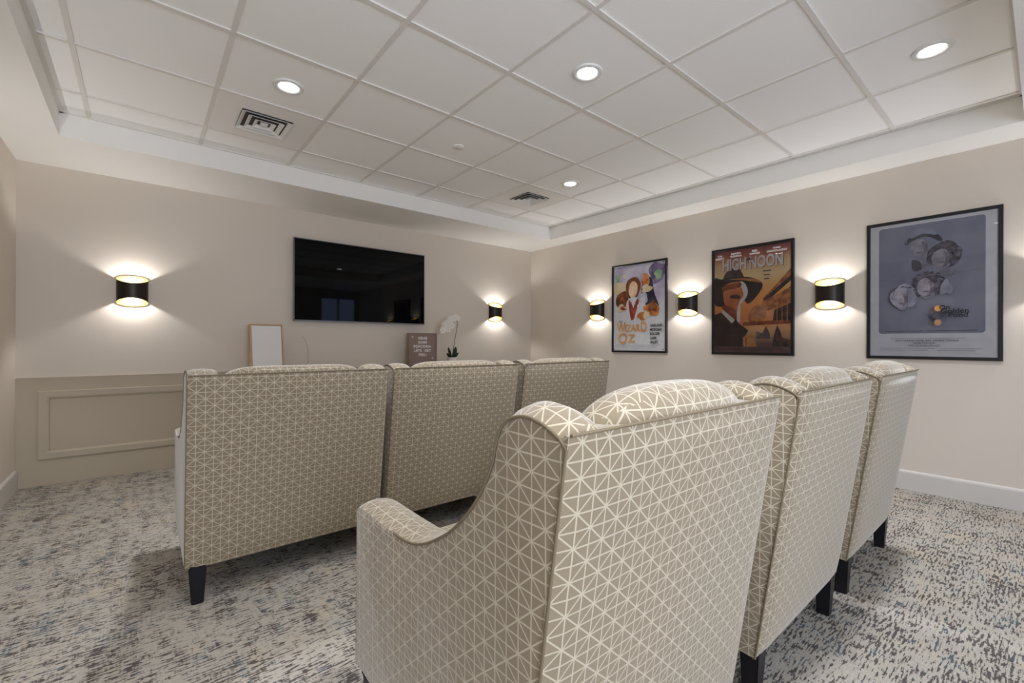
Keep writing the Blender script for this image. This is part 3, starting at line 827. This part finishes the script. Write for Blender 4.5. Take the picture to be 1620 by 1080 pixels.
p.poly([(.36, .32), (.42, .33), (.465, .40), (.45, .47), (.38, .53), (.37, .58), (.36, .70), (.31, .70), (.33, .58), (.36, .50), (.41, .44)], B['light'], 3)
p.poly([(.13, .35), (.36, .325), (.36, .37), (.20, .385), (.13, .40)], B['skin2'], 4); p.ell(.30, .46, .075, .022, B['dark'], .1, wob=.08); p.poly([(.14, .53), (.30, .585), (.32, .65), (.30, .70), (.13, .60)], B['skin2'], 3)
p.poly([(.12, .575), (.16, .60), (.29, .68), (.27, .72), (.24, .705), (.11, .61)], B['light'])
p.poly([(0, .63), (.10, .605), (.25, .72), (.31, .68), (.35, .72), (.475, .79), (.44, .84), (.40, .86), (.40, .95), (0, .95)], B['coat']); p.poly([(.29, .68), (.33, .70), (.34, .78), (.29, .74)], B['dark'])
p.poly([(.42, .85), (.50, .83), (.56, .88), (.57, .95), (.42, .95)], B['tan'], 4); p.bar(.44, .455, .86, .95, B['dark'])
p.poly([(.66, .82), (.70, .75), (.75, .82), (.75, .87), (.58, .87), (.58, .80)], B['dark']); p.poly([(.80, .84), (.84, .745), (.875, .80), (.90, .86), (.99, .88), (.99, .95), (.77, .95)], B['dark'])
p.bar(0, 1, .945, 1, B['dusk'])
wt = mcol('print_white', (236, 228, 226), (226, 212, 210)); wsh = mcol('print_redshade', (150, 84, 78))
for x in (.006, 0):
    mm = wsh if x else wt
    p.text('HIGH', .285+x, .150+x*.6, .150, mm, .62, bold=.0052, spacing=1.02); p.text('NOON', .700+x, .150+x*.6, .150, mm, .60, bold=.0052, spacing=1.02)
p.text('*', .492, .150, .12, B['dusk'], 1, bold=.004)
for u, a_1, b_1 in ((.065, 'TOM', 'SKERRITT'), (.31, 'SUSANNA', 'THOMPSON'), (.56, 'REED', 'DIAMOND'), (.835, 'MARIA', 'CONCHITA ALONSO')):
    v_ = .040 if u > .1 else .048
    p.text(a_1, u+(.02 if u < .1 else 0), v_, .022, wt, .9, bold=.001); p.text(b_1, u+(.02 if u < .1 else 0), v_+.026, .024, wt, .80 if u < .8 else .72, bold=.001)
for v, l_ in ((.235, .10), (.272, .075), (.308, .065)): p.bar(.715-l_/2, .715+l_/2, v, v+.010, B['hat'])
for v in (.958, .972): p.bar(.05, .95, v, v+.004, B['dark'])
p.done(t, -.009)
bm = bmesh.new(); quad(bm, [(-W, -.0225, -H), (W, -.0225, -H), (W, -.0225, H), (-W, -.0225, H)]); obj('glass', bm, 'glass', t)
# --- blue-grey portrait poster
t, W, H = framed('large framed blue-grey poster with four pencil portraits on a white border', .188, .909, .971, 2.009, .022)
p = Print(2*W, 2*H)
G = {n_: mcol('pond_'+n_, *v) for n_, v in dict(paper=((206, 204, 208), (212, 210, 214)), blue=((122, 124, 142), (138, 138, 154), 4), hair=((66, 60, 69), (104, 97, 107), 34), face=((130, 124, 133), (158, 151, 159), 22), pale=((138, 140, 154), (156, 156, 168), 14),
    dk=((58, 54, 62), (84, 80, 90), 20), mid=((112, 110, 122), (132, 130, 142), 16), hat=((150, 154, 170), (132, 134, 150), 8), shade=((96, 90, 100), (126, 119, 128), 30)).items()}
p.bar(0, 1, 0, 1, G['paper'])
R_ = []
for cu, cv, a0 in ((.885, .045, -90), (.885, .81, 0), (.105, .81, 90), (.105, .045, 180)):
    for q in range(7):
        a = math.radians(a0+q*15); R_.append((cu+.028*math.cos(a), cv+.021*math.sin(a)))
p.poly(R_, G['blue'])
def head(u, v, ru, rv, hair_m, face_m, rot=0, hair=True):
    # a plain, unfeatured pencil-sketch head: soft face, a few shading strokes, loose hair strokes round it
    rng = random.Random(int(u*1000))
    if hair:
        p.ell(u+.014, v-rv*.06, ru*1.06, rv*1.04, hair_m, rot, wob=.07)
    p.ell(u-.014, v+rv*.18, ru*.54, rv*.72, face_m, rot, wob=.03)
    p.poly([(u-.012+ru*.18, v-rv*.3), (u-.012+ru*.52, v-rv*.1), (u-.012+ru*.50, v+rv*.5), (u-.012+ru*.16, v+rv*.86), (u-.012+ru*.30, v+rv*.3)], G['shade'], 4)
    p.poly([(u-.012-ru*.16, v+rv*.48), (u-.012+ru*.20, v+rv*.46), (u-.012+ru*.16, v+rv*.58), (u-.012-ru*.12, v+rv*.58)], G['shade'], 3)
    p.poly([(u-.012-ru*.30, v+rv*.80), (u+ru*.1, v+rv*.92), (u+ru*.42, v+rv*.62), (u+ru*.46, v+rv*.86), (u+ru*.08, v+rv*1.12), (u-ru*.28, v+rv*1.0)], G['mid'], 3)
    if hair:
        for q in range(30):
            a_1 = math.radians(rng.uniform(150, 395)); r0 = rng.uniform(.70, 1.0)
            x0, y0 = u+.012+ru*r0*math.cos(a_1), v-rv*.08+rv*r0*math.sin(a_1)
            a_2 = a_1+rng.uniform(.25, .5); x1, y1 = u+.012+ru*(r0+.05)*math.cos(a_2), v-rv*.08+rv*(r0+.05)*math.sin(a_2)
            wd = .006
            p.poly([(x0, y0), ((x0+x1)/2+wd, (y0+y1)/2-wd), (x1, y1), ((x0+x1)/2-wd*.2, (y0+y1)/2+wd*.4)], rng.choice([G['dk'], G['hair'], G['mid']]))
p.poly([(.36, .28), (.44, .26), (.52, .30), (.48, .37), (.36, .37)], G['mid'], 4); p.poly([(.36, .29), (.42, .30), (.44, .36), (.37, .36)], G['dk'], 4)
head(.430, .185, .125, .095, G['face'], G['face'], -.05, False)
p.poly([(.30, .15), (.36, .11), (.45, .095), (.55, .11), (.60, .155), (.58, .17), (.48, .125), (.36, .145), (.32, .175)], G['dk'], 4); p.poly([(.35, .125), (.38, .07), (.46, .055), (.53, .075), (.555, .12), (.45, .10)], G['hat'], 4)
p.poly([(.54, .42), (.70, .30), (.70, .40), (.66, .43)], G['mid'], 4)
head(.600, .275, .125, .090, G['hair'], G['face'], .1); p.ell(.715, .26, .035, .035, G['hair'], wob=.2)
head(.485, .480, .125, .090, G['hair'], G['face'], -.1); p.ell(.635, .51, .05, .05, G['mid'], wob=.2)
head(.285, .560, .105, .085, G['pale'], G['face'], .05); p.ell(.36, .55, .03, .05, G['mid'], wob=.2)
p.poly([(.10, .425), (.90, .40), (.90, .403), (.10, .428)], G['mid']); p.bar(.325, .328, .06, .83, G['mid'])
p.ell(.575, .655, .028, .020, mcol('pond_sun', (214, 146, 74), (226, 166, 96))); p.poly([(.52, .695), (.60, .69), (.61, .72), (.56, .735)], G['dk'], 4); p.ell(.575, .755, .028, .022, mcol('pond_sun_low', (188, 140, 100), (176, 136, 110)))
p.text('On', .625, .650, .042, ink, 1.0, bold=.001); p.text('Golden', .700, .678, .050, ink, .95, bold=.001); p.text('Pond', .725, .706, .048, ink, 1.0, bold=.001)
p.bar(.15, .46, .812, .816, G['dk']); p.bar(.49, .86, .812, .816, G['dk'])
p.bar(.20, .78, .866, .869, G['mid']); p.text('KATHARINE HEPBURN  HENRY FONDA', .485, .885, .020, ink, .95); p.text('JANE FONDA', .47, .903, .019, ink); p.text('"ON GOLDEN POND"', .47, .922, .018, ink)
for v, a0, a1 in ((.940, .10, .55), (.940, .60, .90), (.954, .12, .50), (.954, .57, .85)): p.bar(a0, a1, v, v+.003, G['mid'])
p.done(t, -.009)
bm = bmesh.new(); quad(bm, [(-W, -.0225, -H), (W, -.0225, -H), (W, -.0225, H), (-W, -.0225, H)]); obj('glass', bm, 'glass', t)
